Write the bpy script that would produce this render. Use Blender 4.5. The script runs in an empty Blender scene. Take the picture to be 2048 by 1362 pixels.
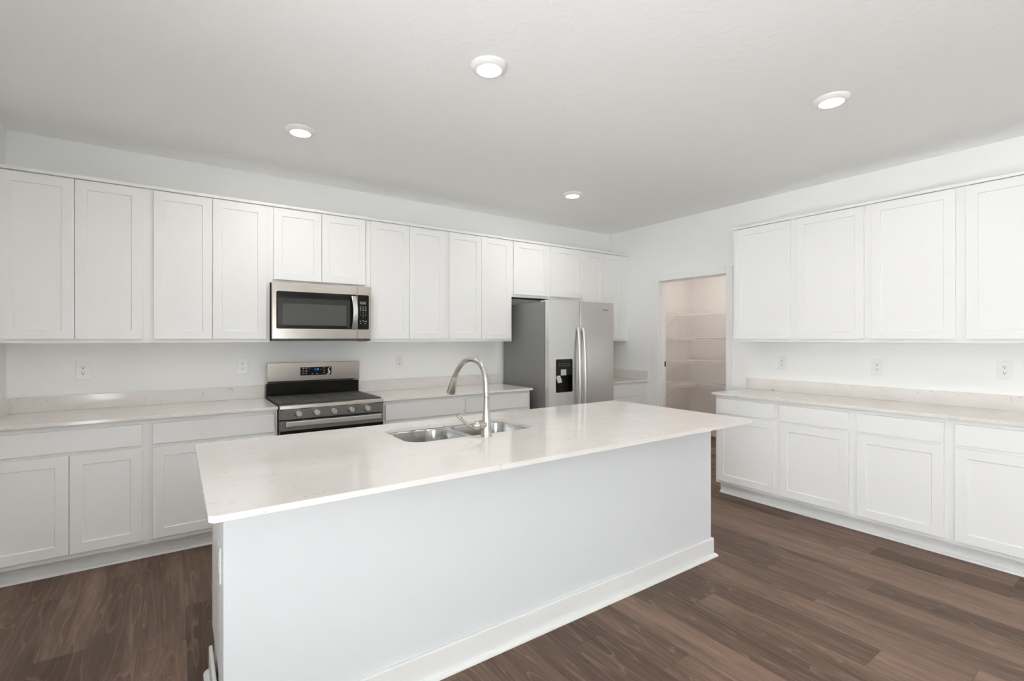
import bpy, bmesh, math, random
from mathutils import Vector, Matrix
I = 0.0254                      # the kitchen is laid out in inches
PI = math.pi
random.seed(7)
S = bpy.context.scene
COL = S.collection

# ------------------------------------------------------------------ camera, world, exposure
cam = bpy.data.cameras.new('camera'); camo = bpy.data.objects.new('camera', cam); COL.objects.link(camo)
camo.location = (-182.413*I, -173.775*I, 55.05*I)
camo.rotation_euler = (PI/2, 0, -0.608)
cam.sensor_width = 36; cam.lens = 965.3/2048*36
cam.shift_x = 0.0009; cam.shift_y = -0.00167; cam.clip_start = 0.02
S.camera = camo
S.view_settings.view_transform = 'Standard'; S.view_settings.look = 'None'
S.view_settings.gamma = 1; S.view_settings.use_curve_mapping = False
S.view_settings.exposure = 0.12
S.cycles.max_bounces = 14; S.cycles.diffuse_bounces = 8; S.cycles.glossy_bounces = 6
W = bpy.data.worlds.new('world'); S.world = W; W.use_nodes = True
W.node_tree.nodes['Background'].inputs[0].default_value = (0.80, 0.90, 1.0, 1)
W.node_tree.nodes['Background'].inputs[1].default_value = 0.8

def area_light(name, loc, rot, sx, sy, power, color, spread=PI, shape='RECTANGLE'):
    l = bpy.data.lights.new(name, 'AREA'); l.shape = shape; l.size = sx*I
    if shape == 'RECTANGLE': l.size_y = sy*I
    l.energy = power; l.color = color; l.spread = spread
    o = bpy.data.objects.new(name, l); COL.objects.link(o)
    o.location = [c*I for c in loc]; o.rotation_euler = rot
    return o
YR = -400.0                     # rear wall with the windows, behind the camera
DAY = (0.955, 0.98, 0.98)
WINS = [(-205, -163, 30, 96), (-150, -108, 30, 96), (-76, -61, 10, 98), (30, 82, 26, 98), (96, 150, 26, 98)]  # unseen windows, positions guessed to suit their light and reflections
WPOW = [7.2, 7.2, 0, .5, .5]
for (a, b, c, d), p in zip(WINS, WPOW):
    if p == 0: continue
    area_light('window_daylight', ((a+b)/2, YR-30, (c+d)/2-8), (PI/2+math.radians(62), 0, math.radians(12 if a > 0 else 0)), b-a, d-c, p*(b-a)*(d-c)/100, DAY)  # added fill lamp outside the opening, tilted up to brighten the ceiling
LDOOR = (-244, -140, 4, 96)     # unseen glazed patio door in the left wall, added for its light
area_light('patio_fill', (-243, (LDOOR[0]+LDOOR[1])/2, 44), (0, -PI/2-math.radians(48), 0), 88, 104, 186, DAY)  # added fill lamp, aimed upward to lift the ceiling

# ------------------------------------------------------------------ materials
def mat(name):
    m = bpy.data.materials.new(name); m.use_nodes = True
    nt = m.node_tree; b = nt.nodes['Principled BSDF']
    return m, nt, b
def N(nt, t, **kw):
    n = nt.nodes.new(t)
    for k, v in kw.items():
        if k.startswith('i_'): n.inputs[k[2:].replace('_', ' ')].default_value = v
        else: setattr(n, k, v)
    return n
def rgb(r, g, b): return tuple(((c/255)/12.92 if c/255 <= .04045 else ((c/255+.055)/1.055)**2.4) for c in (r, g, b))+(1,)
def plain(name, col, rough=.5, metal=0., bump=0., bscale=60., spec=.5, coat=0.):
    m, nt, b = mat(name)
    b.inputs['Base Color'].default_value = col; b.inputs['Roughness'].default_value = rough
    b.inputs['Metallic'].default_value = metal; b.inputs['Specular IOR Level'].default_value = spec
    b.inputs['Coat Weight'].default_value = coat
    tc = N(nt, 'ShaderNodeTexCoord'); no = N(nt, 'ShaderNodeTexNoise'); no.inputs['Scale'].default_value = bscale
    no.inputs['Detail'].default_value = 3
    nt.links.new(tc.outputs['Object'], no.inputs['Vector'])
    if bump:
        bp = N(nt, 'ShaderNodeBump'); bp.inputs['Strength'].default_value = bump; bp.inputs['Distance'].default_value = .002
        nt.links.new(no.outputs['Fac'], bp.inputs['Height']); nt.links.new(bp.outputs['Normal'], b.inputs['Normal'])
    mr = N(nt, 'ShaderNodeMapRange'); mr.inputs['To Min'].default_value = max(rough-.03, 0); mr.inputs['To Max'].default_value = rough+.03
    nt.links.new(no.outputs['Fac'], mr.inputs['Value']); nt.links.new(mr.outputs['Result'], b.inputs['Roughness'])
    return m
WALL = plain('wall_paint', (.86, .86, .85, 1), .75, bump=.12, bscale=90)
CAB = plain('cabinet_white', (.82, .82, .81, 1), .42, bump=.02, bscale=30)
TRIM = plain('trim_white', (.84, .84, .83, 1), .4)
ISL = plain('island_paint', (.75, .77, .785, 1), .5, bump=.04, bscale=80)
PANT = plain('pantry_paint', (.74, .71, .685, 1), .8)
PLATE = plain('plate_plastic', (.84, .84, .83, 1), .25)
DARK = plain('dark_slot', (.02, .018, .016, 1), .6)
BLACKG = plain('black_gloss', (.010, .010, .009, 1), .12, spec=.22)
BLACKM = plain('black_satin', (.025, .025, .025, 1), .45)
IRON = plain('cast_iron', (.055, .053, .05, 1), .55, bump=.3, bscale=400)
GREYSIDE = plain('fridge_side_grey', (.23, .228, .225, 1), .42, bump=.15, bscale=500)
GLASSGREY = plain('microwave_window_grey', (.08, .08, .073, 1), .10, spec=.3)
GLASSMID = plain('microwave_mesh_grey', (.035, .036, .033, 1), .12, spec=.3)
KEY = plain('printed_grey', (.45, .45, .45, 1), .5)
LCD = plain('display_grey', (.14, .15, .13, 1), .3)
CHROME = plain('bright_chrome', (.8, .8, .8, 1), .12, 1.)
SILVER = plain('silver_plastic', (.55, .55, .54, 1), .3, .5)
BROWN = plain('raw_brown_board', rgb(104, 74, 42), .7, bump=.1)
CHIP = plain('brown_chip', rgb(120, 105, 85), .8)
WIRE = plain('wire_white', (.80, .78, .75, 1), .4)
SCREW = plain('screw_white', (.7, .7, .68, 1), .3)

def ceiling_mat():
    m, nt, b = mat('ceiling_texture')
    b.inputs['Base Color'].default_value = (.92, .92, .915, 1); b.inputs['Roughness'].default_value = .9
    tc = N(nt, 'ShaderNodeTexCoord')
    a = N(nt, 'ShaderNodeTexNoise'); a.inputs['Scale'].default_value = 9; a.inputs['Detail'].default_value = 4; a.inputs['Distortion'].default_value = 1.5
    c = N(nt, 'ShaderNodeTexNoise'); c.inputs['Scale'].default_value = 38; c.inputs['Detail'].default_value = 3
    for n in (a, c): nt.links.new(tc.outputs['Object'], n.inputs['Vector'])
    r = N(nt, 'ShaderNodeMapRange'); r.inputs['From Min'].default_value = .52; r.inputs['From Max'].default_value = .7
    mu = N(nt, 'ShaderNodeMath', operation='MULTIPLY')
    nt.links.new(a.outputs['Fac'], r.inputs['Value']); nt.links.new(r.outputs['Result'], mu.inputs[0]); nt.links.new(c.outputs['Fac'], mu.inputs[1])
    bp = N(nt, 'ShaderNodeBump'); bp.inputs['Strength'].default_value = .8; bp.inputs['Distance'].default_value = .002
    nt.links.new(mu.outputs[0], bp.inputs['Height']); nt.links.new(bp.outputs['Normal'], b.inputs['Normal'])
    return m
CEIL = ceiling_mat()

def steel_mat(name, axis, base=(.53, .49, .45, 1), rough=.2, bump=.006):
    """brushed stainless; the grain runs along `axis`"""
    m, nt, b = mat(name)
    b.inputs['Metallic'].default_value = 1; b.inputs['Base Color'].default_value = base
    tc = N(nt, 'ShaderNodeTexCoord'); mp = N(nt, 'ShaderNodeMapping'); no = N(nt, 'ShaderNodeTexNoise')
    sc = [2500, 2500, 2500]; sc[axis] = 25; mp.inputs['Scale'].default_value = sc
    no.inputs['Scale'].default_value = 1; no.inputs['Detail'].default_value = 2
    nt.links.new(tc.outputs['Object'], mp.inputs['Vector']); nt.links.new(mp.outputs['Vector'], no.inputs['Vector'])
    mr = N(nt, 'ShaderNodeMapRange'); mr.inputs['To Min'].default_value = rough-.03; mr.inputs['To Max'].default_value = rough+.03
    nt.links.new(no.outputs['Fac'], mr.inputs['Value']); nt.links.new(mr.outputs['Result'], b.inputs['Roughness'])
    bp = N(nt, 'ShaderNodeBump'); bp.inputs['Strength'].default_value = bump; bp.inputs['Distance'].default_value = .0005
    nt.links.new(no.outputs['Fac'], bp.inputs['Height']); nt.links.new(bp.outputs['Normal'], b.inputs['Normal'])
    return m
STEEL = steel_mat('stainless_horizontal', 0)
STEELV = steel_mat('stainless_fridge', 0, (.74, .74, .73, 1), .30, .006)
HANDLE = plain('satin_handle', (.70, .70, .69, 1), .36, 1.)
STEELP = steel_mat('stainless_range_panel', 0, (.36, .345, .325, 1), .30)
NICKEL = steel_mat('brushed_nickel', 2, (.56, .53, .49, 1), .26, .004)
SINKM = steel_mat('sink_steel', 0, (.56, .555, .545, 1), .20, .01)

def quartz_mat():
    m, nt, b = mat('quartz')
    b.inputs['Roughness'].default_value = .11; b.inputs['Specular IOR Level'].default_value = .5
    tc = N(nt, 'ShaderNodeTexCoord')
    def noise(s, d, dist=0., off=0.):
        mp = N(nt, 'ShaderNodeMapping'); mp.inputs['Location'].default_value = (off, off*.7, off*.3)
        n = N(nt, 'ShaderNodeTexNoise'); n.inputs['Scale'].default_value = s; n.inputs['Detail'].default_value = d; n.inputs['Distortion'].default_value = dist
        nt.links.new(tc.outputs['Object'], mp.inputs['Vector']); nt.links.new(mp.outputs['Vector'], n.inputs['Vector'])
        return n.outputs['Fac']
    def ramp(src, lo, hi):
        r = N(nt, 'ShaderNodeMapRange'); r.inputs['From Min'].default_value = lo; r.inputs['From Max'].default_value = hi
        nt.links.new(src, r.inputs['Value']); return r.outputs['Result']
    def mul(a, c):
        x = N(nt, 'ShaderNodeMath', operation='MULTIPLY'); nt.links.new(a, x.inputs[0]); nt.links.new(c, x.inputs[1]); return x.outputs[0]
    # short broken veins: the thin zero-line of a distorted noise, kept only inside sparse clusters
    v = noise(14, 3, 1.2); ab = N(nt, 'ShaderNodeMath', operation='SUBTRACT'); ab.inputs[1].default_value = .5
    nt.links.new(v, ab.inputs[0]); a2 = N(nt, 'ShaderNodeMath', operation='ABSOLUTE'); nt.links.new(ab.outputs[0], a2.inputs[0])
    line = ramp(a2.outputs[0], .012, .001)
    clus = ramp(noise(16, 2, .5, 4.), .58, .66)
    veins = mul(line, clus)
    spots = mul(ramp(noise(75, 2, .6, 9.), .70, .76), ramp(noise(10, 1, 0, 2.), .48, .6))
    ad = N(nt, 'ShaderNodeMath', operation='MAXIMUM'); nt.links.new(veins, ad.inputs[0]); nt.links.new(spots, ad.inputs[1])
    haze = ramp(noise(5, 4, .4, 6.), .3, .7)
    c0 = N(nt, 'ShaderNodeMix', data_type='RGBA'); c0.inputs['A'].default_value = (.72, .685, .65, 1); c0.inputs['B'].default_value = (.77, .74, .71, 1)
    nt.links.new(haze, c0.inputs['Factor'])
    c1 = N(nt, 'ShaderNodeMix', data_type='RGBA'); c1.inputs['B'].default_value = (.26, .24, .215, 1)
    f = N(nt, 'ShaderNodeMath', operation='MULTIPLY'); f.inputs[1].default_value = .6; nt.links.new(ad.outputs[0], f.inputs[0])
    nt.links.new(f.outputs[0], c1.inputs['Factor']); nt.links.new(c0.outputs['Result'], c1.inputs['A'])
    nt.links.new(c1.outputs['Result'], b.inputs['Base Color'])
    return m
QUARTZ = quartz_mat()

def floor_mat():
    m, nt, b = mat('plank_floor')
    L = nt.links
    tc = N(nt, 'ShaderNodeTexCoord'); sx = N(nt, 'ShaderNodeSeparateXYZ'); L.new(tc.outputs['Object'], sx.inputs[0])
    def M2(op, a, c=None, cc=None):
        n = N(nt, 'ShaderNodeMath', operation=op)
        for i, x in enumerate((a, c, cc)):
            if x is None: continue
            if isinstance(x, (int, float)): n.inputs[i].default_value = x
            else: L.new(x, n.inputs[i])
        return n.outputs[0]
    PW, PL = 7.2*I, 48*I
    u = M2('DIVIDE', M2('ADD', sx.outputs['X'], 187.9*I+PW*200), PW); row = M2('FLOOR', u); fu = M2('FRACT', u)
    wn = N(nt, 'ShaderNodeTexWhiteNoise', noise_dimensions='1D'); L.new(row, wn.inputs['W'])
    v = M2('ADD', M2('DIVIDE', sx.outputs['Y'], PL), M2('MULTIPLY', wn.outputs['Value'], 7.3)); cell = M2('FLOOR', v); fv = M2('FRACT', v)
    cb = N(nt, 'ShaderNodeCombineXYZ'); L.new(row, cb.inputs[0]); L.new(cell, cb.inputs[1])
    w2 = N(nt, 'ShaderNodeTexWhiteNoise', noise_dimensions='2D'); L.new(cb.outputs[0], w2.inputs['Vector'])
    # grain space: along the plank squeezed, offset per plank
    sc = N(nt, 'ShaderNodeVectorMath', operation='MULTIPLY'); L.new(tc.outputs['Object'], sc.inputs[0]); sc.inputs[1].default_value = (1, .085, 1)
    of = N(nt, 'ShaderNodeVectorMath', operation='SCALE'); L.new(w2.outputs['Color'], of.inputs[0]); of.inputs['Scale'].default_value = 37
    gv = N(nt, 'ShaderNodeVectorMath', operation='ADD'); L.new(sc.outputs[0], gv.inputs[0]); L.new(of.outputs[0], gv.inputs[1])
    def noise(s, d, dist):
        n = N(nt, 'ShaderNodeTexNoise'); n.inputs['Scale'].default_value = s; n.inputs['Detail'].default_value = d; n.inputs['Distortion'].default_value = dist
        L.new(gv.outputs[0], n.inputs['Vector']); return n.outputs['Fac']
    broad = noise(9, 3, .3); fine = noise(220, 4, .2); mid = noise(38, 4, .6)
    rings = M2('FRACT', M2('MULTIPLY', noise(7, 1.5, .15), 16))           # cathedral rings
    ringl = N(nt, 'ShaderNodeMapRange'); ringl.inputs['From Min'].default_value = .82; ringl.inputs['From Max'].default_value = 1.0; L.new(rings, ringl.inputs['Value'])
    tone = M2('ADD', M2('MULTIPLY', w2.outputs['Value'], .34), M2('ADD', M2('MULTIPLY', broad, .55), M2('MULTIPLY', mid, .40)))
    cr = N(nt, 'ShaderNodeValToRGB'); e = cr.color_ramp.elements
    e[0].position = .36; e[0].color = rgb(74, 58, 48); e[1].position = .95; e[1].color = rgb(144, 119, 103)
    k = e.new(.62); k.color = rgb(103, 83, 71)
    L.new(tone, cr.inputs['Fac'])
    mg = N(nt, 'ShaderNodeMix', data_type='RGBA', blend_type='MULTIPLY'); mg.inputs['Factor'].default_value = .45
    g = N(nt, 'ShaderNodeMapRange'); g.inputs['From Min'].default_value = .3; g.inputs['From Max'].default_value = .6; g.inputs['To Min'].default_value = .72; g.inputs['To Max'].default_value = 1.08
    L.new(fine, g.inputs['Value']); L.new(cr.outputs['Color'], mg.inputs['A']); L.new(g.outputs['Result'], mg.inputs['B'])
    mr = N(nt, 'ShaderNodeMix', data_type='RGBA'); mr.inputs['B'].default_value = rgb(158, 134, 116)
    L.new(M2('MULTIPLY', ringl.outputs['Result'], .34), mr.inputs['Factor']); L.new(mg.outputs['Result'], mr.inputs['A'])
    # seams
    eu = M2('MINIMUM', fu, M2('SUBTRACT', 1, fu)); ev = M2('MINIMUM', fv, M2('SUBTRACT', 1, fv))
    seam = M2('MAXIMUM', M2('LESS_THAN', eu, .0045), M2('LESS_THAN', ev, .0008))
    ms = N(nt, 'ShaderNodeMix', data_type='RGBA'); ms.inputs['B'].default_value = rgb(48, 37, 31)
    L.new(M2('MULTIPLY', seam, .6), ms.inputs['Factor']); L.new(mr.outputs['Result'], ms.inputs['A'])
    L.new(ms.outputs['Result'], b.inputs['Base Color'])
    b.inputs['Roughness'].default_value = .46; b.inputs['Specular IOR Level'].default_value = .2
    bp = N(nt, 'ShaderNodeBump'); bp.inputs['Strength'].default_value = .15; bp.inputs['Distance'].default_value = .001
    L.new(fine, bp.inputs['Height']); L.new(bp.outputs['Normal'], b.inputs['Normal'])
    return m
FLOOR = floor_mat()
def emit(name, col, st):
    m = bpy.data.materials.new(name); m.use_nodes = True; nt = m.node_tree; nt.nodes.clear()
    e = nt.nodes.new('ShaderNodeEmission'); o = nt.nodes.new('ShaderNodeOutputMaterial')
    e.inputs[0].default_value = col; e.inputs[1].default_value = st; nt.links.new(e.outputs[0], o.inputs[0]); return m
LENS = emit('downlight_lens', (1, .98, .95, 1), 12)
BLUE = emit('blue_digits', (.07, .26, 1, 1), 1.8)
def glass_mat():
    m, nt, b = mat('window_glass'); b.inputs['Transmission Weight'].default_value = 1; b.inputs['Roughness'].default_value = 0; b.inputs['IOR'].default_value = 1.02
    b.inputs['Base Color'].default_value = (.97, .99, 1, 1); return m
GLASS = glass_mat()

# ------------------------------------------------------------------ mesh builder (inches in, metres out)
class MB:
    def __init__(s): s.b = bmesh.new()
    def box(s, x0, x1, y0, y1, z0, z1):
        x0, x1 = sorted((x0, x1)); y0, y1 = sorted((y0, y1)); z0, z1 = sorted((z0, z1))
        v = [s.b.verts.new(p) for p in ((x0,y0,z0),(x1,y0,z0),(x1,y1,z0),(x0,y1,z0),(x0,y0,z1),(x1,y0,z1),(x1,y1,z1),(x0,y1,z1))]
        for f in ((0,3,2,1),(4,5,6,7),(0,1,5,4),(1,2,6,5),(2,3,7,6),(3,0,4,7)): s.b.faces.new([v[i] for i in f])
        return s
    def ring(s, pts): return [s.b.verts.new(p) for p in pts]
    def bridge(s, a, c):
        n = len(a)
        for i in range(n): s.b.faces.new((a[i], a[(i+1)%n], c[(i+1)%n], c[i]))
    def loft(s, rings, cap0=True, cap1=True):
        R = [s.ring(r) for r in rings]
        for a, c in zip(R, R[1:]): s.bridge(a, c)
        if cap0: s.b.faces.new(R[0][::-1])
        if cap1: s.b.faces.new(R[-1])
        return s
    def tube(s, pts, rad, n=16, flat=None):
        """round (or flattened) tube through points; flat=(a,b) scales the two section axes"""
        pts = [Vector(p) for p in pts]
        if not isinstance(rad, (list, tuple)): rad = [rad]*len(pts)
        rings = []; up = Vector((0, 0, 1)); prev = None
        for i, p in enumerate(pts):
            t = (pts[min(i+1, len(pts)-1)]-pts[max(i-1, 0)]).normalized()
            if prev is None:
                a = t.cross(up)
                if a.length < .01: a = t.cross(Vector((1, 0, 0)))
                a.normalize()
            else:
                a = (prev-t*prev.dot(t)).normalized()
            prev = a; c = t.cross(a)
            fa, fb = flat or (1, 1)
            rings.append([p+(a*math.cos(k*2*PI/n)*fa+c*math.sin(k*2*PI/n)*fb)*rad[i] for k in range(n)])
        return s.loft(rings)
    def cyl(s, p0, p1, r0, r1=None, n=24): return s.tube([p0, p1], [r0, r0 if r1 is None else r1], n)
    def lathe(s, prof, c=(0, 0, 0), n=32, cap0=True, cap1=True):
        return s.loft([[(c[0]+r*math.cos(k*2*PI/n), c[1]+r*math.sin(k*2*PI/n), c[2]+z) for k in range(n)] for r, z in prof], cap0, cap1)
    def prism(s, poly, f0, f1):
        """poly: 2-D points; f0/f1 map a 2-D point to the two end faces"""
        return s.loft([[f0(p) for p in poly], [f1(p) for p in poly]])
    def plate(s, outer, holes, z0, z1, f=lambda x, y, z: (x, y, z)):
        """flat plate with holes, between z0 and z1"""
        b = s.b; es = []
        loops = [outer]+holes
        vs = [[b.verts.new(f(x, y, z0)) for x, y in lp] for lp in loops]
        for lp in vs:
            for i in range(len(lp)): es.append(b.edges.new((lp[i], lp[(i+1) % len(lp)])))
        r = bmesh.ops.triangle_fill(b, use_beauty=True, use_dissolve=False, edges=es)
        faces = [g for g in r['geom'] if isinstance(g, bmesh.types.BMFace)]
        d = bmesh.ops.duplicate(b, geom=faces)
        vm = d['vert_map']
        dz = Vector(f(0, 0, z1))-Vector(f(0, 0, z0))
        nv = {g for g in d['geom'] if isinstance(g, bmesh.types.BMVert)}
        for q in nv: q.co += dz
        for lp in vs:
            for i in range(len(lp)):
                a, c = lp[i], lp[(i+1) % len(lp)]
                b.faces.new((a, c, vm[c], vm[a]))
        return s
    def build(s, name, m, parent=None, bevel=0., seg=2, smooth=False, loc=None):
        b = s.b
        bmesh.ops.recalc_face_normals(b, faces=b.faces[:])
        for v in b.verts: v.co *= I
        me = bpy.data.meshes.new(name); b.to_mesh(me); b.free()
        me.materials.append(m)
        o = bpy.data.objects.new(name, me); COL.objects.link(o)
        if parent is not None: o.parent = parent
        if loc is not None: o.location = [c*I for c in loc]
        if smooth:
            for p in me.polygons: p.use_smooth = True
            me.set_sharp_from_angle(angle=math.radians(40))
        if bevel:
            md = o.modifiers.new('bevel', 'BEVEL'); md.width = bevel*I; md.segments = seg; md.limit_method = 'ANGLE'; md.angle_limit = math.radians(40)
            md.harden_normals = False
        return o
def rrect(x0, x1, y0, y1, r, n=8):
    out = []
    for cx, cy, a0 in ((x1-r, y1-r, 0), (x0+r, y1-r, 90), (x0+r, y0+r, 180), (x1-r, y0+r, 270)):
        for k in range(n+1):
            a = math.radians(a0+90*k/n); out.append((cx+r*math.cos(a), cy+r*math.sin(a)))
    return out
def thing(name, label, cat, loc=(0, 0, 0), rz=0., group=None):
    o = bpy.data.objects.new(name, None); COL.objects.link(o); o.empty_display_size = .05
    o.location = [c*I for c in loc]; o.rotation_euler = (0, 0, rz)
    o['label'] = label; o['category'] = cat
    if group: o['group'] = group
    return o
def tag(o, label, cat, group=None):
    o['label'] = label; o['category'] = cat
    if group: o['group'] = group
    return o
def struct(o): o['kind'] = 'structure'; return o
def copy_tree(o, parent=None):
    c = o.copy(); COL.objects.link(c)
    if parent is not None: c.parent = parent
    for ch in list(o.children): copy_tree(ch, c)
    return c
def text(name, s, size, m, parent, loc, rot, depth=.02):
    cu = bpy.data.curves.new(name, 'FONT'); cu.body = s; cu.size = size*I; cu.extrude = depth*I; cu.align_x = 'CENTER'; cu.align_y = 'CENTER'
    t = bpy.data.objects.new('tmp_text', cu); COL.objects.link(t)
    me = bpy.data.meshes.new_from_object(t.evaluated_get(bpy.context.evaluated_depsgraph_get()))
    bpy.data.objects.remove(t); bpy.data.curves.remove(cu)
    me.materials.clear(); me.materials.append(m)
    o = bpy.data.objects.new(name, me); COL.objects.link(o); o.parent = parent
    o.location = [c*I for c in loc]; o.rotation_euler = rot
    return o
FRONT = (PI/2, 0, 0)            # lettering that faces -Y

# ------------------------------------------------------------------ the room
XL, XR, CZ = -217.6, -0.5, 108.1
PX, PY = 67.0, -80.0            # pantry back wall, pantry right wall
XE, YE = 165.0, -205.0        # the open-plan room widens beyond the kitchen's right wall
struct(MB().box(XL-5, XE+5, YR-5, 5, -1, 0).build('floor', FLOOR))
struct(MB().box(XL-5, XE+5, YR-5, 5, CZ, CZ+2).build('ceiling', CEIL))
struct(MB().box(XL-5, PX+5, 0, 5, 0, CZ).build('wall_back', WALL))
b = MB(); y0, y1, z0, z1 = LDOOR
b.box(XL-5, XL, y1, 0, 0, CZ); b.box(XL-5, XL, YR, y0, 0, CZ); b.box(XL-5, XL, y0, y1, z1, CZ); b.box(XL-5, XL, y0, y1, 0, z0)
struct(b.build('wall_left', WALL))
DY0, DY1, DZ = -64.0, -31.3, 81.3     # pantry opening
b = MB(); b.box(XR, 4, DY1+.7, 0, 0, CZ); b.box(XR, 4, YE, DY0-.7, 0, CZ); b.box(XR, 4, DY0-.7, DY1+.7, DZ+.7, CZ)
struct(b.build('wall_right', WALL))
b = MB(); xs = [XL]
prev = XL-5
for (a, c, d, e) in WINS:
    b.box(prev, a, YR-5, YR, 0, CZ); b.box(a, c, YR-5, YR, 0, d); b.box(a, c, YR-5, YR, e, CZ); prev = c
b.box(prev, XE+5, YR-5, YR, 0, CZ); struct(b.build('wall_rear', WALL))
struct(MB().box(XE, XE+5, YR, YE, 0, CZ).build('wall_east', WALL))
struct(MB().box(4, XE+5, YE, YE+4.5, 0, CZ).build('wall_side', WALL))
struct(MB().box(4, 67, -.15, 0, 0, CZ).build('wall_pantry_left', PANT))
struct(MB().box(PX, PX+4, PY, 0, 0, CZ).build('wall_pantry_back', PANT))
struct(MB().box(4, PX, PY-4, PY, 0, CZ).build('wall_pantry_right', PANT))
for i, (a, c, d, e) in enumerate(WINS):
    w = struct(thing('window_%d' % (i+1), 'x', 'x')); del w['label']; del w['category']
    w.location = ((a+c)/2*I, YR*I, d*I); hw, h = (c-a)/2, e-d
    b = MB(); b.box(-hw, -hw+2, -4, -1, 0, h); b.box(hw-2, hw, -4, -1, 0, h); b.box(-hw+2, hw-2, -4, -1, 0, 2); b.box(-hw+2, hw-2, -4, -1, h-2, h); b.box(-hw+2, hw-2, -3.5, -1.5, h/2-1, h/2+1)
    b.build('window_frame', TRIM, w)
    MB().box(-hw+2, hw-2, -2.6, -2.4, 2, h-2).build('window_pane', GLASS, w)
w = struct(thing('door_2', 'x', 'x')); del w['label']; del w['category']; w.location = (XL*I, (y0+y1)/2*I, z0*I); hw = (y1-y0)/2; h = z1-z0
b = MB()
for q in (-hw, -1.5, hw-3): b.box(-4, -1, q, q+3, 0, h)
for a, c in ((-hw+3, -1.5), (1.5, hw-3)):
    b.box(-4, -1, a, c, 0, 3); b.box(-4, -1, a, c, h-3, h)
b.build('door_frame', TRIM, w); MB().box(-2.6, -2.4, -hw+3, hw-3, 3, h-3).build('door_glass', GLASS, w)
# pantry doorway: casing, jamb with stop, black strike plate
d1 = struct(thing('door_1', 'x', 'x')); del d1['label']; del d1['category']; d1.location = (XR*I, DY1*I, 0)
wd = DY0-DY1                      # negative
for side, (a, c) in (('casing', (0, 3.0)), ('casing', (wd-2.9, wd))):
    b = MB(); b.box(-.55, 0, a, c, 0, DZ+2.95); b.build('casing', TRIM, d1, bevel=.12)
MB().box(-.55, 0, wd, 0, DZ, DZ+2.95).build('casing', TRIM, d1, bevel=.1)
b = MB(); b.box(0, 4.5, 0, .7, 0, DZ); b.box(0, 4.5, wd-.7, wd, 0, DZ); b.box(0, 4.5, wd-.7, .7, DZ, DZ+.7); b.build('jamb', TRIM, d1)
b = MB(); b.box(1.6, 3.0, -.45, 0, 0, DZ); b.box(1.6, 3.0, wd, wd+.45, 0, DZ); b.box(1.6, 3.0, wd, 0, DZ-.45, DZ); b.build('door_stop', TRIM, d1, bevel=.06)
MB().box(3.3, 4.45, -.06, 0, 42.2, 44.6).build('strike_plate', DARK, d1)['label'] = 'black strike plate'
# baseboards away from the cabinets
struct(MB().box(XR-.5, XR, YE, -161, 0, 4.5).build('baseboard_right', TRIM, bevel=.1))
b = MB(); b.box(XL, XL+.5, LDOOR[1], -26, 0, 4.5); b.box(XL, XL+.5, YR, LDOOR[0], 0, 4.5); struct(b.build('baseboard_left', TRIM, bevel=.1))
b = MB(); b.box(4, PX-.5, -.65, -.15, 0, 4.5); b.box(PX-.5, PX, PY, -.15, 0, 4.5); struct(b.build('baseboard_pantry', TRIM))
struct(MB().box(XL, XE, YR, YR+.5, 0, 4.5).build('baseboard_rear', TRIM))

# ------------------------------------------------------------------ cabinets
def shaker(w, h, rail=2.3, t=.75):
    """framed door, front at y=-t, from (0,0) to (w,h)"""
    b = MB(); bb = b.b
    def rg(x0, x1, z0, z1, y): return b.ring([(x0, y, z0), (x1, y, z0), (x1, y, z1), (x0, y, z1)])
    r0 = rg(0, w, 0, h, 0); r1 = rg(0, w, 0, h, -t+.05); r1b = rg(.05, w-.05, .05, h-.05, -t)
    r2 = rg(rail, w-rail, rail, h-rail, -t); r3 = rg(rail+.14, w-rail-.14, rail+.14, h-rail-.14, -t+.24)
    for a, c in ((r0, r1), (r1, r1b), (r1b, r2), (r2, r3)): b.bridge(a, c)
    bb.faces.new(r0); bb.faces.new(r3)
    return b
def cabinet(name, label, cat, org, rz, w, d, z0, z1, doors, drawers, kind, group, brown=False, ends='both', doorz=None, fill=()):
    """org: back corner at the wall; local x along the wall, front faces -y; doors/drawers: (x0,x1) spans in local x"""
    t = thing(name, label, cat, (org[0], org[1], 0), rz, group)
    kb = 4.2 if kind == 'base' else z0
    b = MB()
    b.box(0, .75, -d+.75, 0, kb, z1); b.box(w-.75, w, -d+.75, 0, kb, z1)
    b.box(.75, w-.75, -.5, 0, kb, z1)
    if kind == 'upper': b.box(.75, w-.75, -d+.75, -.5, z1-.75, z1)
    b.build('carcass', CAB, t)
    # face frame
    b = MB(); b.box(0, w, -d, -d+.75, kb, z1); b.build('face_frame', CAB, t)
    if kind == 'upper':
        MB().box(.75, w-.75, -d+.75, -.5, z0+.35, z0+1.0).build('bottom_panel', BROWN if brown else CAB, t)
        b = MB(); b.box(0, w, -d-1.0, -d, z1-.85, z1); b.build('top_moulding', CAB, t, bevel=.08)
    for (a, c, zz0, zz1) in doors:
        o = shaker(c-a, zz1-zz0).build('door', CAB, t, loc=(a, -d-.02, zz0))
    for (a, c, zz0, zz1) in drawers:
        MB().box(0, c-a, -.75, 0, 0, zz1-zz0).build('drawer_front', CAB, t, bevel=.07, loc=(a, -d-.02, zz0))
    if kind == 'base':
        MB().box(0, w, -d+3.0, -d+3.5, 0, 4.2).build('toe_kick', CAB, t)
        q = [(0, 0)]+[(-.7*math.cos(a*PI/12), .7*math.sin(a*PI/12)) for a in range(0, 7)]
        b = MB(); y = -d+3.0; b.prism(q, lambda p: (0, y+p[0], p[1]), lambda p: (w, y+p[0], p[1])); b.build('shoe_moulding', CAB, t, smooth=True)
    return t
DT, DB = 94.9, 55.0
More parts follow.
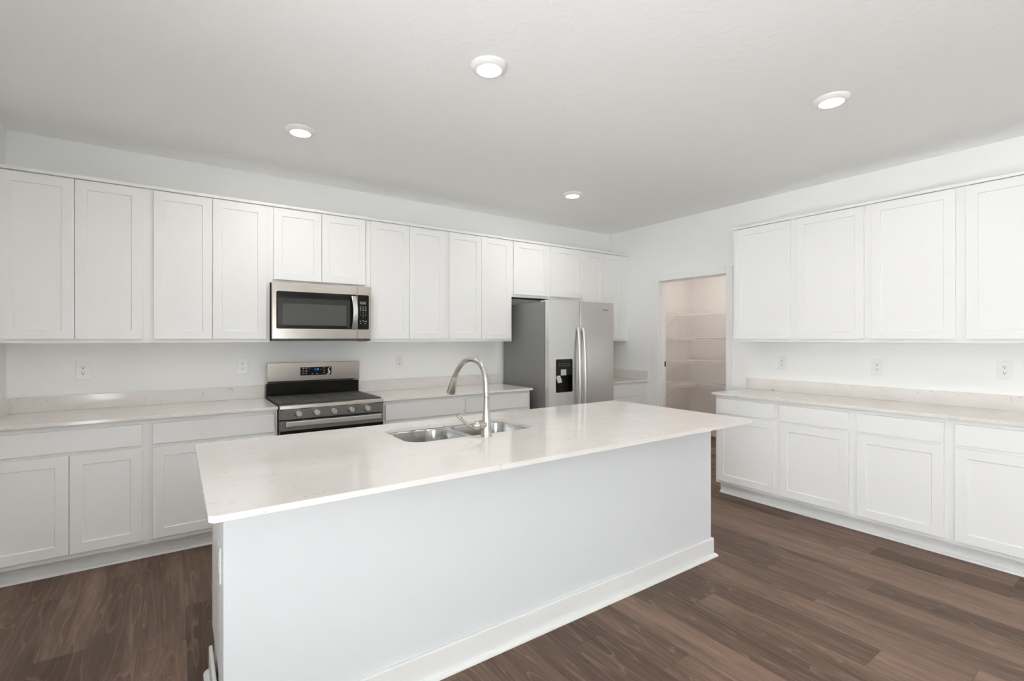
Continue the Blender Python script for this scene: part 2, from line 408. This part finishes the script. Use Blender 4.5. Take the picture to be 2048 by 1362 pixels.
def pair(a, m, c, z0, z1): return [(a, m-.06, z0, z1), (m+.06, c, z0, z1)]
def rel(lst, x): return [(a-x, c-x, p, q) for a, c, p, q in lst]
UG = 'white upper cabinets along the back wall'
U = [(-217.6, -188.3, 54, pair(-216.6, -203.03, -189.45, DB, DT), 'tall white two-door upper cabinet in the far left corner against the left wall'),
     (-188.3, -158.9, 54, pair(-187.15, -173.7, -159.85, DB, DT), 'tall white two-door upper cabinet between the left corner cabinet and the microwave'),
     (-158.9, -129.05, 72.1, pair(-157.9, -143.97, -130.0, 73.07, DT), 'short white two-door upper cabinet directly above the microwave'),
     (-129.05, -99.2, 54, pair(-128.1, -114.18, -100.1, DB, DT), 'tall white two-door upper cabinet just right of the microwave'),
     (-99.2, -69.6, 54, pair(-98.3, -84.3, -70.4, DB, DT), 'tall white two-door upper cabinet whose right side drops down beside the refrigerator'),
     (-69.6, -31.0, 72.2, [(-68.86, -51.1, 73.24, DT), (-49.46, -31.8, 73.24, DT)], 'short white upper cabinet with two spaced doors above the refrigerator'),
     (-31.0, -.5, 54, pair(-30.25, -17.3, -4.9, DB, DT), 'tall white two-door upper cabinet in the right corner, partly hidden by the refrigerator')]
for a, c, z, dd, lab in U:
    cabinet('upper_cabinet', lab, 'cabinet', (a, 0), 0, c-a, 12, z, 96, rel(dd, a), [], 'upper', UG, brown=(z == 72.2))
RG = 'white upper cabinets on the right wall'
YB = [-73.7, -95.2, -116.25, -137.1, -158.3]
RD = [(-74.6, -94.17), (-96.26, -115.28), (-117.2, -136.04), (-138.08, -157.2)]
RL = ['white single-door upper cabinet beside the pantry doorway, farthest of those on the right wall',
      'white single-door upper cabinet on the right wall, second from the pantry doorway',
      'white single-door upper cabinet on the right wall, third from the pantry doorway',
      'white single-door upper cabinet at the right edge of the photo, cut by the frame']
for i in range(4):
    o = YB[i]; a, c = RD[i]
    cabinet('upper_cabinet', RL[i], 'cabinet', (-.5, o), -PI/2, o-YB[i+1], 11.5, 54, 96, [(o-a, o-c, DB, DT)], [], 'upper', RG)
# base cabinets
CT = 35.21
BGr = 'white base cabinets along the back wall'
def base(a, c, ds, dr, lab, od=24):
    cabinet('base_cabinet', lab, 'cabinet', (a, 0), 0, c-a, 24, 0, CT, rel(ds, a), rel(dr, a), 'base', BGr)
ZD = (5.4, 28.1); ZR = (28.9, 34.0)
base(-217.6, -188.1, pair(-216.3, -202.45, -189.0, *ZD), [(-216.3, -189.1, *ZR)], 'white base cabinet in the far left corner with one wide drawer over two doors')
base(-188.1, -158.75, pair(-187.0, -173.4, -159.5, *ZD), [(-187.0, -159.5, *ZR)], 'white base cabinet with one wide drawer just left of the range')
base(-128.7, -98.8, pair(-127.35, -113.4, -99.5, *ZD), [(-127.35, -99.5, *ZR)], 'white base cabinet just right of the range, seen behind the faucet')
base(-98.8, -69.4, pair(-98.0, -84.1, -70.2, *ZD), [(-98.0, -70.2, *ZR)], 'white base cabinet next to the left side of the refrigerator')
base(-30.5, -.5, pair(-29.4, -17.3, -5.0, *ZD), [(-29.4, -5.0, *ZR)], 'white base cabinet in the corner beyond the refrigerator')
YC = [-74.15, -95.7, -116.7, -137.55, -158.9]
DD = [(-75.03, -94.8), (-96.6, -115.72), (-117.68, -136.53), (-138.53, -157.7)]
BL = ['white base cabinet with drawer over door on the right wall, beside the pantry doorway',
      'white base cabinet with drawer over door on the right wall, second from the pantry doorway',
      'white base cabinet with drawer over door on the right wall, third from the pantry doorway',
      'white base cabinet with drawer over door at the right edge of the photo']
for i in range(4):
    o = YC[i]; a, c = DD[i]
    cabinet('base_cabinet', BL[i], 'cabinet', (-.5, o), -PI/2, o-YC[i+1], 23.5, 0, CT, [(o-a, o-c, 5.2, 28.2)], [(o-a, o-c, 28.95, 34.05)], 'base', 'white base cabinets on the right wall')

# ------------------------------------------------------------------ quartz worktops
def worktop(label, top, splashes):
    t = thing('countertop', label, 'countertop', (top[0], top[2], 36))
    x, y = top[0], top[2]
    MB().box(top[0]-x, top[1]-x, top[2]-y, top[3]-y, -.78, 0).build('slab', QUARTZ, t, bevel=.07)
    for q in splashes: MB().box(q[0]-x, q[1]-x, q[2]-y, q[3]-y, 0.005, 4.0).build('backsplash', QUARTZ, t, bevel=.05)
worktop('white speckled quartz countertop running from the left corner to the range', (XL, -158.75, -25.5, -.01), [(XL, -158.75, -.8, -.01), (XL, XL+.8, -25.5, -.82)])
worktop('white speckled quartz countertop between the range and the refrigerator', (-128.6, -68.9, -25.5, -.01), [(-128.6, -68.9, -.8, -.01)])
worktop('short quartz countertop in the corner beyond the refrigerator', (-30.6, XR, -25.5, -.01), [(-30.6, XR, -.8, -.01), (XR-.8, XR, -25.3, -.82)])
worktop('long white quartz countertop with veined upstand along the right wall', (-25.5, XR, -159.6, -73.4), [(XR-.8, XR, -159.6, -72.75)])
tag(MB().lathe([(.0, 0), (.3, .02), (.38, .16), (.2, .34), (0.02, .36)], n=10).build('debris_chip', CHIP, loc=(-1.9, -83.0, 36.0), smooth=True), 'tiny brown chip of debris lying at the foot of the upstand on the right counter', 'debris')

# ------------------------------------------------------------------ island
ix0, ix1, iy0, iy1 = -179.5, -70.35, -113.1, -69.4
bx0, bx1, by0 = -177.35, -70.7, -102.15
t = thing('kitchen_island', 'long white kitchen island with plain panelled back in the middle of the room', 'kitchen island', (bx0, by0, 0))
L_, D_ = bx1-bx0, 30.0
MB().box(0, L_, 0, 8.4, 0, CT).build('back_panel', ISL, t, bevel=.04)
b = MB(); b.box(.35, L_-.2, 28.4, 29.2, 4.2, CT); b.box(.35, L_-.2, 8.4, 28.4, 4.2, 5)
for x in (.35, 26.5, L_-26.0, L_-.95): b.box(x, x+.75, 8.4, 28.4, 5, CT)
b.build('carcass', CAB, t)
MB().box(.5, L_-.5, 8.4, 26.2, 0, 4.2).build('toe_kick', CAB, t)
b = MB(); b.box(-.55, L_+.55, -.55, 0, 0, 4.6); b.box(-.55, 0, 0, 22.0, 0, 4.6); b.box(L_, L_+.55, 0, 8.4, 0, 4.6)
b.build('baseboard', TRIM, t, bevel=.22, seg=3)
q = [(0, 0)]+[(.75*math.cos(a*PI/12), .75*math.sin(a*PI/12)) for a in range(0, 7)]
b = MB(); e = .55
def qr(p): return [(-e-p[0], 22.0, p[1]), (-e-p[0], -e-p[0], p[1]), (L_+e+p[0], -e-p[0], p[1]), (L_+e+p[0], 8.4, p[1])]
R = [[qr(p)[k] for p in q] for k in range(4)]
b.loft(R); b.build('shoe_moulding', TRIM, t, smooth=True)
for k in range(4):
    xa = 2.0+k*26.0; xb = xa+24.6
    for (a, c) in ((xa, xa+12.2), (xa+12.4, xb)):
        o = shaker(c-a, 22.8).build('door', CAB, t, loc=(c, 29.22, 5.3)); o.rotation_euler = (0, 0, PI)
    o = MB().box(0, xb-xa, -.75, 0, 0, 5.1).build('drawer_front', CAB, t, bevel=.07, loc=(xb, 29.22, 28.9)); o.rotation_euler = (0, 0, PI)
# island top with the sink cut-out
SX0, SX1, SY0, SY1 = -147.4, -118.3, -91.5, -75.9
it = thing('countertop', 'large polished quartz top of the island with the sink cut into it', 'countertop', (ix0, iy0, 36))
out = rrect(0, ix1-ix0, 0, iy1-iy0, .9, 6)
hole = rrect(SX0-ix0, SX1-ix0, SY0-iy0, SY1-iy0, 3.4, 10)
MB().plate(out, [hole], -.78, 0).build('slab', QUARTZ, it, bevel=.07)
# double bowl sink hung under the top
sk = thing('kitchen_sink', 'stainless double-bowl undermount sink set into the island top', 'sink', (SX0, SY0, 27))
sw, sd = SX1-SX0, SY1-SY0; zt = 36-.8-27
mid = 13.6
bw = [(-.2, mid-.2, .1, sd+.1), (mid+1.5, sw+.2, .1, sd+.1)]
MB().plate(rrect(-1.2, sw+1.2, -1.2, sd+1.0, 3, 6), [rrect(*q, 3.6, 10) for q in bw], zt-.12, zt-.02).build('rim', SINKM, sk)
for q in bw:
    b = MB(); rings = []
    for ins, z, r in ((0, zt-.1, 3.6), (.12, zt-.5, 3.5), (.3, 3.0, 3.4), (.5, 1.6, 3.2), (1.1, .8, 2.8), (2.2, .45, 2.0)):
        rings.append([(x, y, z) for x, y in rrect(q[0]+ins, q[1]-ins, q[2]+ins, q[3]-ins, r, 10)])
    b.loft(rings, False, True); o = b.build('bowl', SINKM, sk, smooth=True)
    cx, cy = (q[0]+q[1])/2, (q[2]+q[3])/2
    MB().lathe([(1.9, .46), (1.8, .52), (1.3, .5), (.9, .47)], (cx, cy, 0), 24).build('drain', CHROME, o, smooth=True)
# faucet
f = thing('kitchen_faucet', 'brushed nickel gooseneck pull-down faucet standing on the island behind the sink', 'faucet', (-132.5, -93.6, 36))
MB().lathe([(1.12, 0), (1.12, .1), (1.08, .18), (1.02, 1.2), (.93, 2.4), (.84, 3.3), (.74, 4.0), (.62, 4.8), (.56, 5.6), (.53, 6.6), (.52, 7.72)], n=32).build('body', NICKEL, f, smooth=True)
def spline(P, n=6):
    P = [Vector(p) for p in P]; Q = [P[0]*2-P[1]]+P+[P[-1]*2-P[-2]]; out = []
    for i in range(1, len(Q)-2):
        for k in range(n):
            t = k/n; out.append(.5*((2*Q[i])+(Q[i+1]-Q[i-1])*t+(2*Q[i-1]-5*Q[i]+4*Q[i+1]-Q[i+2])*t*t+(3*Q[i]-Q[i-1]-3*Q[i+1]+Q[i+2])*t**3))
    return out+[P[-1]]
pts = spline([(0, 0, 7.76), (0, .1, 9.3), (0, .25, 10.8), (0, .65, 12.2), (0, 1.7, 13.6), (0, 3.4, 14.55), (0, 5.7, 14.85), (0, 8.0, 14.5), (0, 10.0, 13.6), (0, 11.7, 12.3), (0, 12.95, 10.95)])
MB().tube(pts, .52, 20).build('neck', NICKEL, f, smooth=True)
e = Vector(pts[-1]); dr = Vector((0, .44, -.90)).normalized()
MB().tube([e+dr*.03, e+dr*.25, e+dr*1.2, e+dr*2.6, e+dr*3.7, e+dr*4.1, e+dr*4.25], [.53, .57, .70, .86, 1.0, 1.0, .9], 24).build('spray_head', NICKEL, f, smooth=True)
v = MB(); v.tube([(-.4, 0, 2.35), (-1.9, 0, 2.35)], [.9, .9], 24); v.tube([(-1.96, 0, 2.35), (-2.3, 0, 2.35), (-2.7, 0, 2.35), (-3.0, 0, 2.35), (-3.15, 0, 2.35)], [.9, .86, .68, .4, .1], 24)
v.build('valve', NICKEL, f, smooth=True)
MB().tube(spline([(-2.9, -.6, 2.25), (-3.1, 0, 2.1), (-3.2, 1.4, 2.2), (-3.3, 2.8, 2.7), (-3.35, 4.0, 3.2), (-3.4, 5.0, 3.45), (-3.4, 5.7, 3.5)], 3), [.3]*4+[.32, .31, .3, .3, .3, .32, .35, .38, .4, .41, .4, .38, .33, .22, .1], 16, (1, .62)).build('lever', NICKEL, f, smooth=True)

# ------------------------------------------------------------------ gas range
RX0, RX1 = -158.55, -128.9
r = thing('gas_range', 'stainless gas range with black grates and five knobs set into the back counter', 'range', (RX0, -1, 0)); rw = RX1-RX0
b = MB(); b.box(0, rw, -24.2, 0, 3, 35.4); b.build('body', BLACKM, r)
for x in (1.5, rw-1.5):
    for y in (-22.5, -2): MB().cyl((x, y, 0), (x, y, 3), .6, n=12).build('leg', BLACKM, r)
b = MB(); b.box(0, rw, -24.6, -2.2, 35.4, 35.75); b.box(0, .25, -24.6, -1, 35.75, 36.1); b.box(rw-.25, rw, -24.6, -1, 35.75, 36.1); b.build('cooktop', BLACKG, r, bevel=.04)
# stainless front rail
MB().prism([(-24.6, 35.05), (-24.6, 36.35), (-25.6, 36.45), (-26.0, 36.2), (-26.1, 35.3), (-25.9, 35.05)], lambda p: (0, p[0], p[1]), lambda p: (rw, p[0], p[1])).build('front_rail', STEEL, r, bevel=.08)
cp = MB(); cp.prism([(-24.2, 32.2), (-24.2, 35.05), (-25.95, 35.05), (-25.75, 32.3), (-25.6, 32.2)], lambda p: (.03, p[0], p[1]), lambda p: (rw-.03, p[0], p[1])); cpo = cp.build('control_panel', STEELP, r, bevel=.04)
for kx in (-153.7, -148.85, -144.05, -139.0, -134.1):
    x = kx-RX0
    k = MB(); k.tube([(x, -25.6, 33.78), (x, -26.0, 33.78)], [.95, .95], 28); kb = k.build('knob_ring', BLACKM, cpo)
    k = MB(); k.tube([(x, -26.0, 33.78), (x, -26.25, 33.8), (x, -27.25, 33.85), (x, -27.4, 33.86)], [.86, .86, .76, .66], 28)
    kn = k.build('knob', SILVER, r, smooth=True)
    MB().box(x-.16, x+.16, -27.75, -27.2, 33.15, 34.6).build('knob_grip', CHROME, kn, bevel=.06)
# oven door: steel frame round black glass, flat bar handle
dr_ = MB(); dr_.box(0.05, rw-.05, -25.9, -24.2, 29.2, 32.0); 
dro = dr_.build('oven_door', STEELP, r)
MB().box(.1, rw-.1, -25.85, -24.2, 9.5, 29.2).build('oven_window', BLACKG, dro)
hb = MB(); hb.box(1.3, rw-1.5, -28.3, -27.7, 30.6, 32.0); hb.build('oven_handle', HANDLE, dro, bevel=.15)
for x in (2.2, rw-2.4): MB().box(x-.4, x+.4, -27.7, -25.9, 30.9, 31.7).build('handle_post', STEELP, dro)
MB().box(.05, rw-.05, -25.6, -24.2, 3.2, 9.2).build('storage_drawer', STEELP, r, bevel=.1)
# back guard
g = MB(); g.prism([(0, 40.5), (0, 47.25), (-2.25, 47.25), (-2.05, 41.3), (-1.75, 40.55)], lambda p: (.25, p[0], p[1]), lambda p: (rw-.05, p[0], p[1])); go = g.build('backguard', STEEL, r, bevel=.08)
MB().box(.1, rw-.2, -1.6, 0, 36.0, 40.5).build('backguard_base', BLACKG, r)
tilt = -math.atan2(.2, 5.95)
def on_guard(x, z, off=.04): return (x, -2.25+(47.25-z)*.2/5.95-off, z)
dp = MB(); dp.box(-4.95, 4.95, -.03, .03, -1.35, 1.35); d_ = dp.build('display_panel', BLACKG, go, loc=on_guard(-143.5-RX0, 44.25)); d_.rotation_euler = (-tilt, 0, 0)
text('clock_digits', '1:18', .8, BLUE, d_, (.1, -.05, .55), FRONT, .01)
b = MB(); rnd = random.Random(3)
for (x, z, w) in ((-4.1, .95, .5), (-3.2, .95, .6), (-2.2, 1.0, .35), (-4.1, .1, .5), (-3.1, .1, .8), (-4.0, -.75, .6), (-3.1, -.75, .4), (2.5, .95, .7), (2.6, .1, .5), (2.5, -.7, .5), (1.5, .5, .2), (-1.2, -.9, .5), (.3, -.9, .5)):
    b.box(x-w/2, x+w/2, -.05, -.035, z-.09, z+.09)
b.build('button_marks', KEY, d_)
b = MB(); lp = [(4.45, 1.15), (3.9, .6), (3.95, .1), (4.3, -.35), (4.2, -.85), (3.5, -1.15)]
b.tube([(x, -.07, z) for x, z in lp], [.08, .15, .22, .28, .3, .12], 8, (.35, 1)); b.build('protective_film', PLATE, d_)['label'] = 'torn glossy strip of protective film'
# grates and burners
for gi, (ga, gc) in enumerate(((.45, 9.95), (10.1, 19.55), (19.7, rw-.45))):
    b = MB(); zt_ = 36.75; ya, yb = -24.3, -2.6; cx = (ga+gc)/2; dy = yb-ya
    holes = []
    def slot(x0, x1, fy): holes.append([(x0, ya+dy*fy-.24), (x1, ya+dy*fy-.24), (x1, ya+dy*fy+.24), (x0, ya+dy*fy+.24)])
    for fy in (.06, .15): slot(ga+1.0, gc-.9, fy)
    for fy in (.27, .36, .45, .54, .63, .72):
        if gi == 1 and fy in (.36, .54): slot(ga+1.3, gc-1.3, fy)
        else: slot(ga+1.3, cx-.5, fy); slot(cx+.5, gc-1.3, fy)
    for fy in (.83, .93): slot(ga+1.0, gc-.9, fy)
    b.plate([(ga, ya), (gc, ya), (gc, yb), (ga, yb)], holes, zt_-.32, zt_)
    for x in (ga+.05, gc-.45):
        for y in (ya+.05, (ya+yb)/2, yb-.45): b.box(x, x+.4, y, y+.4, 35.75, zt_-.32)
    b.box(cx-.25, cx+.25, ya+dy*.22, ya+dy*.78, zt_-.1, zt_+.06)
    if gi != 1:
        xo = ga-.38 if gi == 0 else gc
        for k in range(15): b.box(xo, xo+.38, ya+.4+k*1.46, ya+1.0+k*1.46, zt_-.5, zt_-.08)
    b.build('grate', IRON, r)
for x, y, q in ((5.5, -18.5, 1.7), (5.5, -8.5, 1.4), (rw-5.5, -18.5, 1.5), (rw-5.5, -8.5, 1.3), (rw/2, -13.5, 1.9)):
    b = MB(); b.lathe([(q+.4, 35.75), (q+.4, 35.9), (q, 35.92), (q, 36.2), (q-.3, 36.3)], (x, y, 0), 20); b.build('burner', IRON, r)

# ------------------------------------------------------------------ microwave
mw_ = thing('microwave', 'stainless over-the-range microwave mounted above the gas range', 'microwave', (-158.8, 0, 54.4)); mx = 29.6; mz = 17.6
def mx_(x): return x+158.8
def mz_(z): return z-54.4
MB().box(.15, mx-.15, -14.6, 0, 0.1, mz).build('body', BLACKM, mw_)
F0, F1 = -14.7, -16.2
b = MB()
fr = lambda x, y, z: (x, z, y)
def side_round(xi, xo, za, zb, rr=.4):
    sg = 1 if xo > xi else -1; out = [(xi, za)]
    for k in range(7): a = PI/2*k/6; out.append((xo-sg*rr*(1-math.sin(a)), za+rr*(1-math.cos(a))))
    for k in range(7): a = PI/2*k/6; out.append((xo-sg*rr*(1-math.cos(a)), zb-rr*(1-math.sin(a))))
    return out+[(xi, zb)]
GL_ = side_round(mx_(-133.95), mx_(-157.75), mz_(58.1), mz_(69.35)); GR_ = side_round(mx_(-133.65), mx_(-129.95), mz_(58.1), mz_(69.35))
b.plate([(0, .7), (mx_(-133.85), .7), (mx_(-133.85), mz), (0, mz)], [GL_], F1, F0, fr)
mdo = b.build('door', STEEL, mw_)
MB().prism(GL_, lambda p: (p[0], F0, p[1]), lambda p: (p[0], F1-.02, p[1])).build('door_glass', BLACKG, mdo)
MB().box(mx_(-157.3), mx_(-136.1), F1, F1-.035, mz_(59.1), mz_(67.4)).build('window_border', GLASSMID, mdo)
MB().box(mx_(-156.0), mx_(-137.3), F1, F1-.05, mz_(59.25), mz_(65.7)).build('window', GLASSGREY, mdo)
hp = []
for k in range(13):
    a = k/12; hp.append((mx_(-135.0)+.15*math.sin(PI*a), F1-.5-1.5*math.sin(PI*a), mz_(58.2)+10.7*a))
b = MB(); rings = []
for x, y, z in hp: rings.append([(x-.72, y-.12, z), (x+.72, y-.12, z), (x+.72, y+.25, z), (x-.72, y+.25, z)])
b.loft(rings); ho = b.build('door_handle', HANDLE, mdo, bevel=.1, smooth=False)
for z in (58.5, 68.6): MB().box(mx_(-135.4), mx_(-134.6), F1, F1-.6, mz_(z)-.25, mz_(z)+.25).build('handle_post', BLACKM, mdo)
b = MB(); b.plate([(mx_(-133.75), .7), (mx, .7), (mx, mz), (mx_(-133.75), mz)], [GR_], F1, F0, fr)
mco = b.build('control_panel', STEEL, mw_)
MB().prism(GR_, lambda p: (p[0], F0, p[1]), lambda p: (p[0], F1-.02, p[1])).build('keypad', BLACKG, mco)
MB().box(mx_(-132.9), mx_(-130.9), F1-.02, F1-.04, mz_(66.3), mz_(67.2)).build('clock_display', LCD, mco)
rows = [65.5, 64.9, 64.35, 63.6, 63.1, 62.6, 62.15]
for j, z in enumerate(rows):
    for i, x in enumerate((-132.7, -131.85, -131.0)):
        if j < 3: MB().box(mx_(x)-.2, mx_(x)+.2, F1-.02, F1-.035, mz_(z)-.1, mz_(z)+.1).build('key', KEY, mco)
        else:
            s_ = '123456789'[(j-3)*3+i] if j < 6 else ('0' if i == 1 else '')
            if s_: text('key', s_, .42, KEY, mco, (mx_(x), F1-.03, mz_(z)), FRONT, .005)
for x, z, w in ((-132.7, 60.8, .22), (-131.85, 60.9, .25), (-131.0, 60.75, .28), (-132.6, 60.1, .15), (-131.2, 60.05, .15)):
    MB().box(mx_(x)-w, mx_(x)+w, F1-.02, F1-.035, mz_(z)-.12, mz_(z)+.12).build('key', KEY, mco)
text('brand_lettering', 'Whirlpool', .62, CHROME, mdo, (mx_(-146.2), F1-.02, mz_(70.7)), FRONT, .02)
b = MB(); b.box(.2, mx-.2, F1+.25, -1, 0, .62); b.build('vent_grille', BLACKM, mw_)

# ------------------------------------------------------------------ refrigerator
fx0, fx1 = -66.0, -31.0
fr_ = thing('refrigerator', 'stainless side-by-side refrigerator with ice and water dispenser in its left door', 'refrigerator', (fx0, -1, 0)); fw = fx1-fx0
YF = -30.8                      # door front, local
MB().box(0, fw-.1, -27.9, 0, 1.5, 69.3).build('body', GREYSIDE, fr_, bevel=.1)
MB().box(.3, fw-.3, -28.3, -27.9, 3.5, 69).build('gasket', BLACKM, fr_)
MB().box(.5, fw-.5, -28.2, -3, 0, 3.3).build('base_grille', BLACKM, fr_)
sx = -50.1-fx0
dx0, dx1, dz0, dz1 = -62.7-fx0, -54.1-fx0, 34.3, 47.15
fm = lambda x, y, z: (x, z, y)
b = MB(); b.plate(rrect(.0, sx-.2, 3.6, 70.05, .12, 3), [rrect(dx0, dx1, dz0, dz1, .5, 5)], YF, -28.35, fm)
fd = b.build('freezer_door', STEELV, fr_, bevel=.16, seg=3, smooth=False)
MB().box(sx+.2, fw, YF, -28.35, 3.6, 70.05).build('refrigerator_door', STEELV, fr_, bevel=.16, seg=3)
rd = fr_.children[-1]
text('brand_lettering', 'Whirlpool', .8, BLACKM, rd, (-36.0-fx0, YF-.01, 66.95), FRONT, .02)
dh = MB(); dh.box(dx0, dx1, YF+.02, YF+1.2, 40.9, dz1); dho = dh.build('dispenser_panel', BLACKG, fd)
c = MB(); c.box(dx0, dx1, YF+2.25, YF+2.4, dz0, 40.9); c.box(dx0, dx0+.15, YF+.03, YF+2.3, dz0, 40.9); c.box(dx1-.15, dx1, YF+.03, YF+2.3, dz0, 40.9); c.box(dx0, dx1, YF+.03, YF+2.3, dz0, dz0+.2)
co = c.build('dispenser_recess', BLACKG, fd)
MB().box(dx0+2.5, dx0+5.2, YF-.1, YF+.05, 40.9, 43.2).build('dispenser_label_plate', SILVER, fd)
o = MB().box(-1.05, 1.05, -.12, .12, -1.3, 1.3).build('paddle', SILVER, fd, loc=(dx0+2.0, YF+.5, 39.3)); o.rotation_euler = (-.35, -.1, 0)
MB().cyl((dx0+2.0, YF+1.2, 40.6), (dx0+2.0, YF+.6, 40.7), .75, n=16).build('water_spout', CHROME, fd)
MB().cyl((dx0+2.2, YF+1.6, 35.2), (dx0+2.2, YF+1.6, 38.4), .7, .7, 14).build('ice_chute', BLACKG, fd)
b = MB()
for i, x in enumerate((1.9, 3.1, 4.3, 5.5, 6.7)):
    b.box(dx0+x-.22, dx0+x+.22, YF+.005, YF+.03, 45.3, 45.42); b.box(dx0+x-.12, dx0+x+.12, YF+.005, YF+.03, 44.55, 44.8)
b.build('touch_icons', KEY, dho)
def fridge_handle(x, par, sgn):
    z0_, z1_ = 20.0, 59.4; P_ = []
    for k in range(25):
        a = k/24; P_.append((x, YF-.5-1.3*math.sin(PI*a)**.6, z0_+(z1_-z0_)*a))
    rings = []
    b = MB()
    for px, py, pz in P_:
        rings.append([(px+.72*math.cos(q*PI/6), py+.4*math.sin(q*PI/6), pz) for q in range(12)])
    b.loft(rings); h = b.build('door_handle', HANDLE, par, smooth=True)
    for z in (z0_+.4, z1_-.4): MB().box(x-.4, x+.4, YF-.55, YF, z-.5, z+.5).build('handle_mount', SILVER, h, bevel=.08)
fridge_handle(sx-1.45, fd, -1); fridge_handle(sx+1.45, rd, 1)
for x in (1.6, fw-1.8): MB().box(x-1.2, x+1.2, -29.5, -25, 69.35, 70.0).build('hinge_cover', SILVER, fr_, bevel=.1)

# ------------------------------------------------------------------ outlets
def outlet_proto():
    t = thing('wall_outlet', '', 'outlet')
    MB().box(-1.5, 1.5, -.22, 0, -2.42, 2.42).build('cover_plate', PLATE, t, bevel=.1)
    for z in (.78, -.78):
        b = MB(); b.prism(rrect(-.65, .65, z-.56, z+.56, .45, 5), lambda p: (p[0], -.2, p[1]), lambda p: (p[0], -.27, p[1]))
        rc = b.build('receptacle', PLATE, t)
        b = MB(); b.box(-.30, -.20, -.29, -.26, z-.05, z+.28); b.box(.20, .30, -.29, -.26, z-.02, z+.25); b.cyl((0, -.29, z-.26), (0, -.26, z-.26), .13, n=10)
        b.build('slots', DARK, rc)
    MB().cyl((0, -.24, 0), (0, -.2, 0), .12, n=10).build('screw', SCREW, t)
    return t
po = outlet_proto()
OG = 'white wall outlets above the counters'
OUT = [(-202.9, -.01, 46.5, 0, 'white duplex outlet on the back wall near the left corner, above the counter'),
       (-164.9, -.01, 46.5, 0, 'white duplex outlet on the back wall just left of the range'),
       (-112.8, -.01, 46.4, 0, 'white duplex outlet on the back wall between range and faucet'),
       (XR-.01, -85.7, 46.3, -PI/2, 'white duplex outlet on the right wall nearest the pantry doorway'),
       (XR-.01, -114.8, 46.2, -PI/2, 'shiny white duplex outlet on the right wall, middle of the three there'),
       (XR-.01, -143.3, 46.7, -PI/2, 'white duplex outlet on the right wall nearest the right edge of the photo'),
       (bx0-.01, -97.4, 24.7, -PI/2, 'white outlet on the left end of the island, under the countertop overhang')]
for i, (x, y, z, rz, lab) in enumerate(OUT):
    o = po if i == 0 else copy_tree(po)
    o.location = (x*I, y*I, z*I); o.rotation_euler = (0, 0, rz); o['label'] = lab; o['group'] = OG
    if i == 6: del o['group']
sw_ = thing('light_switch', 'white rocker switch on the back wall behind the top of the faucet', 'switch', (-79.4, -.01, 46.5))
MB().box(-1.5, 1.5, -.22, 0, -2.42, 2.42).build('cover_plate', PLATE, sw_, bevel=.1)
MB().prism([(-.22, -1.3), (-.34, 1.3), (-.2, 1.3), (-.2, -1.3)], lambda p: (-.66, p[0], p[1]), lambda p: (.66, p[0], p[1])).build('rocker', PLATE, sw_, bevel=.03)

# ------------------------------------------------------------------ ceiling lights
LG = 'round recessed ceiling lights'
proto = thing('ceiling_light', '', 'ceiling light')
MB().lathe([(3.55, 0), (3.55, -.12), (3.4, -.4), (2.95, -.8), (2.55, -.95), (2.4, -.92), (2.38, -.6)], n=48, cap0=False, cap1=False).build('trim_ring', TRIM, proto, smooth=True)
MB().lathe([(2.4, -.93), (2.0, -.97), (.02, -.99)], n=48, cap0=False).build('lens', LENS, proto, smooth=True)
CL = [(-132.3, -94.3, 'round white ceiling light nearest the camera, above the sink end of the island'),
      (-63.2, -126.6, 'round white ceiling light over the aisle at the right'),
      (-156.3, -42.7, 'round white ceiling light over the aisle in front of the range at the left'),
      (-62.9, -41.5, 'small-looking round ceiling light farthest away in front of the refrigerator')]
for i, (x, y, lab) in enumerate(CL):
    o = proto if i == 0 else copy_tree(proto)
    o.location = (x*I, y*I, CZ*I); o['label'] = lab; o['group'] = LG
    area_light('downlight_beam', (x, y, CZ-1.1), (0, 0, 0), 4.6, 4.6, 6.1, (1, .97, .92), shape='DISK')

o = copy_tree(proto); o.location = (36*I, -42*I, CZ*I); o['label'] = 'round ceiling light inside the pantry, hidden above the doorway'; del o['group']
area_light('pantry_beam', (36, -42, CZ-1.1), (0, 0, 0), 4.6, 4.6, 12.5, (1, .93, .87), shape='DISK')
for (x, y) in ((-160, -260), (-60, -260), (50, -260), (-160, -340), (-60, -340), (50, -340)):  # unseen fixtures added to even out the room's brightness
    o = copy_tree(proto); o.location = (x*I, y*I, CZ*I); o['label'] = 'added fill light, unseen, shaped as a round ceiling light behind the camera'; o['group'] = 'added fill lights behind the camera'
    area_light('living_fill', (x, y, CZ-1.1), (0, 0, 0), 4.6, 4.6, 9, (1, .97, .92), shape='DISK')
# ------------------------------------------------------------------ pantry shelves
def wire_shelf(label, org, rz, length, z, brace=()):
    t = thing('wire_shelf', label, 'shelf', (org[0], org[1], z), rz, 'white wire shelves in the pantry')
    b = MB(); h = .05
    for y, zz in ((-.2, 0), (-6, -.12), (-11.9, 0), (-12, -1.2)): b.box(0, length, y-.1, y+.1, zz-.1-.1, zz-.0)
    n = int(length/1.0)
    for k in range(n+1):
        x = min(k*1.0+.1, length-.1)
        b.box(x-h, x+h, -12, -.1, -.0, .12); b.box(x-h, x+h, -12.1, -11.96, -1.3, .12)
    b.build('wires', WIRE, t)
    for x in brace:
        MB().tube([(x, -11.6, -.2), (x, -.1, -11)], .12, 8).build('brace', WIRE, t)
    return t
for j, (z, nm) in enumerate(((69, 'top'), (55.8, 'second from top'), (43, 'third from top'), (30, 'lowest'))):
    wire_shelf('white wire shelf on the left wall of the pantry, %s' % nm, (4.3, -.16), 0, 50.5, z, (36,))
    wire_shelf('white wire shelf across the back wall of the pantry, %s' % nm, (PX-.01, -.3), -PI/2, 78, z, (50,))
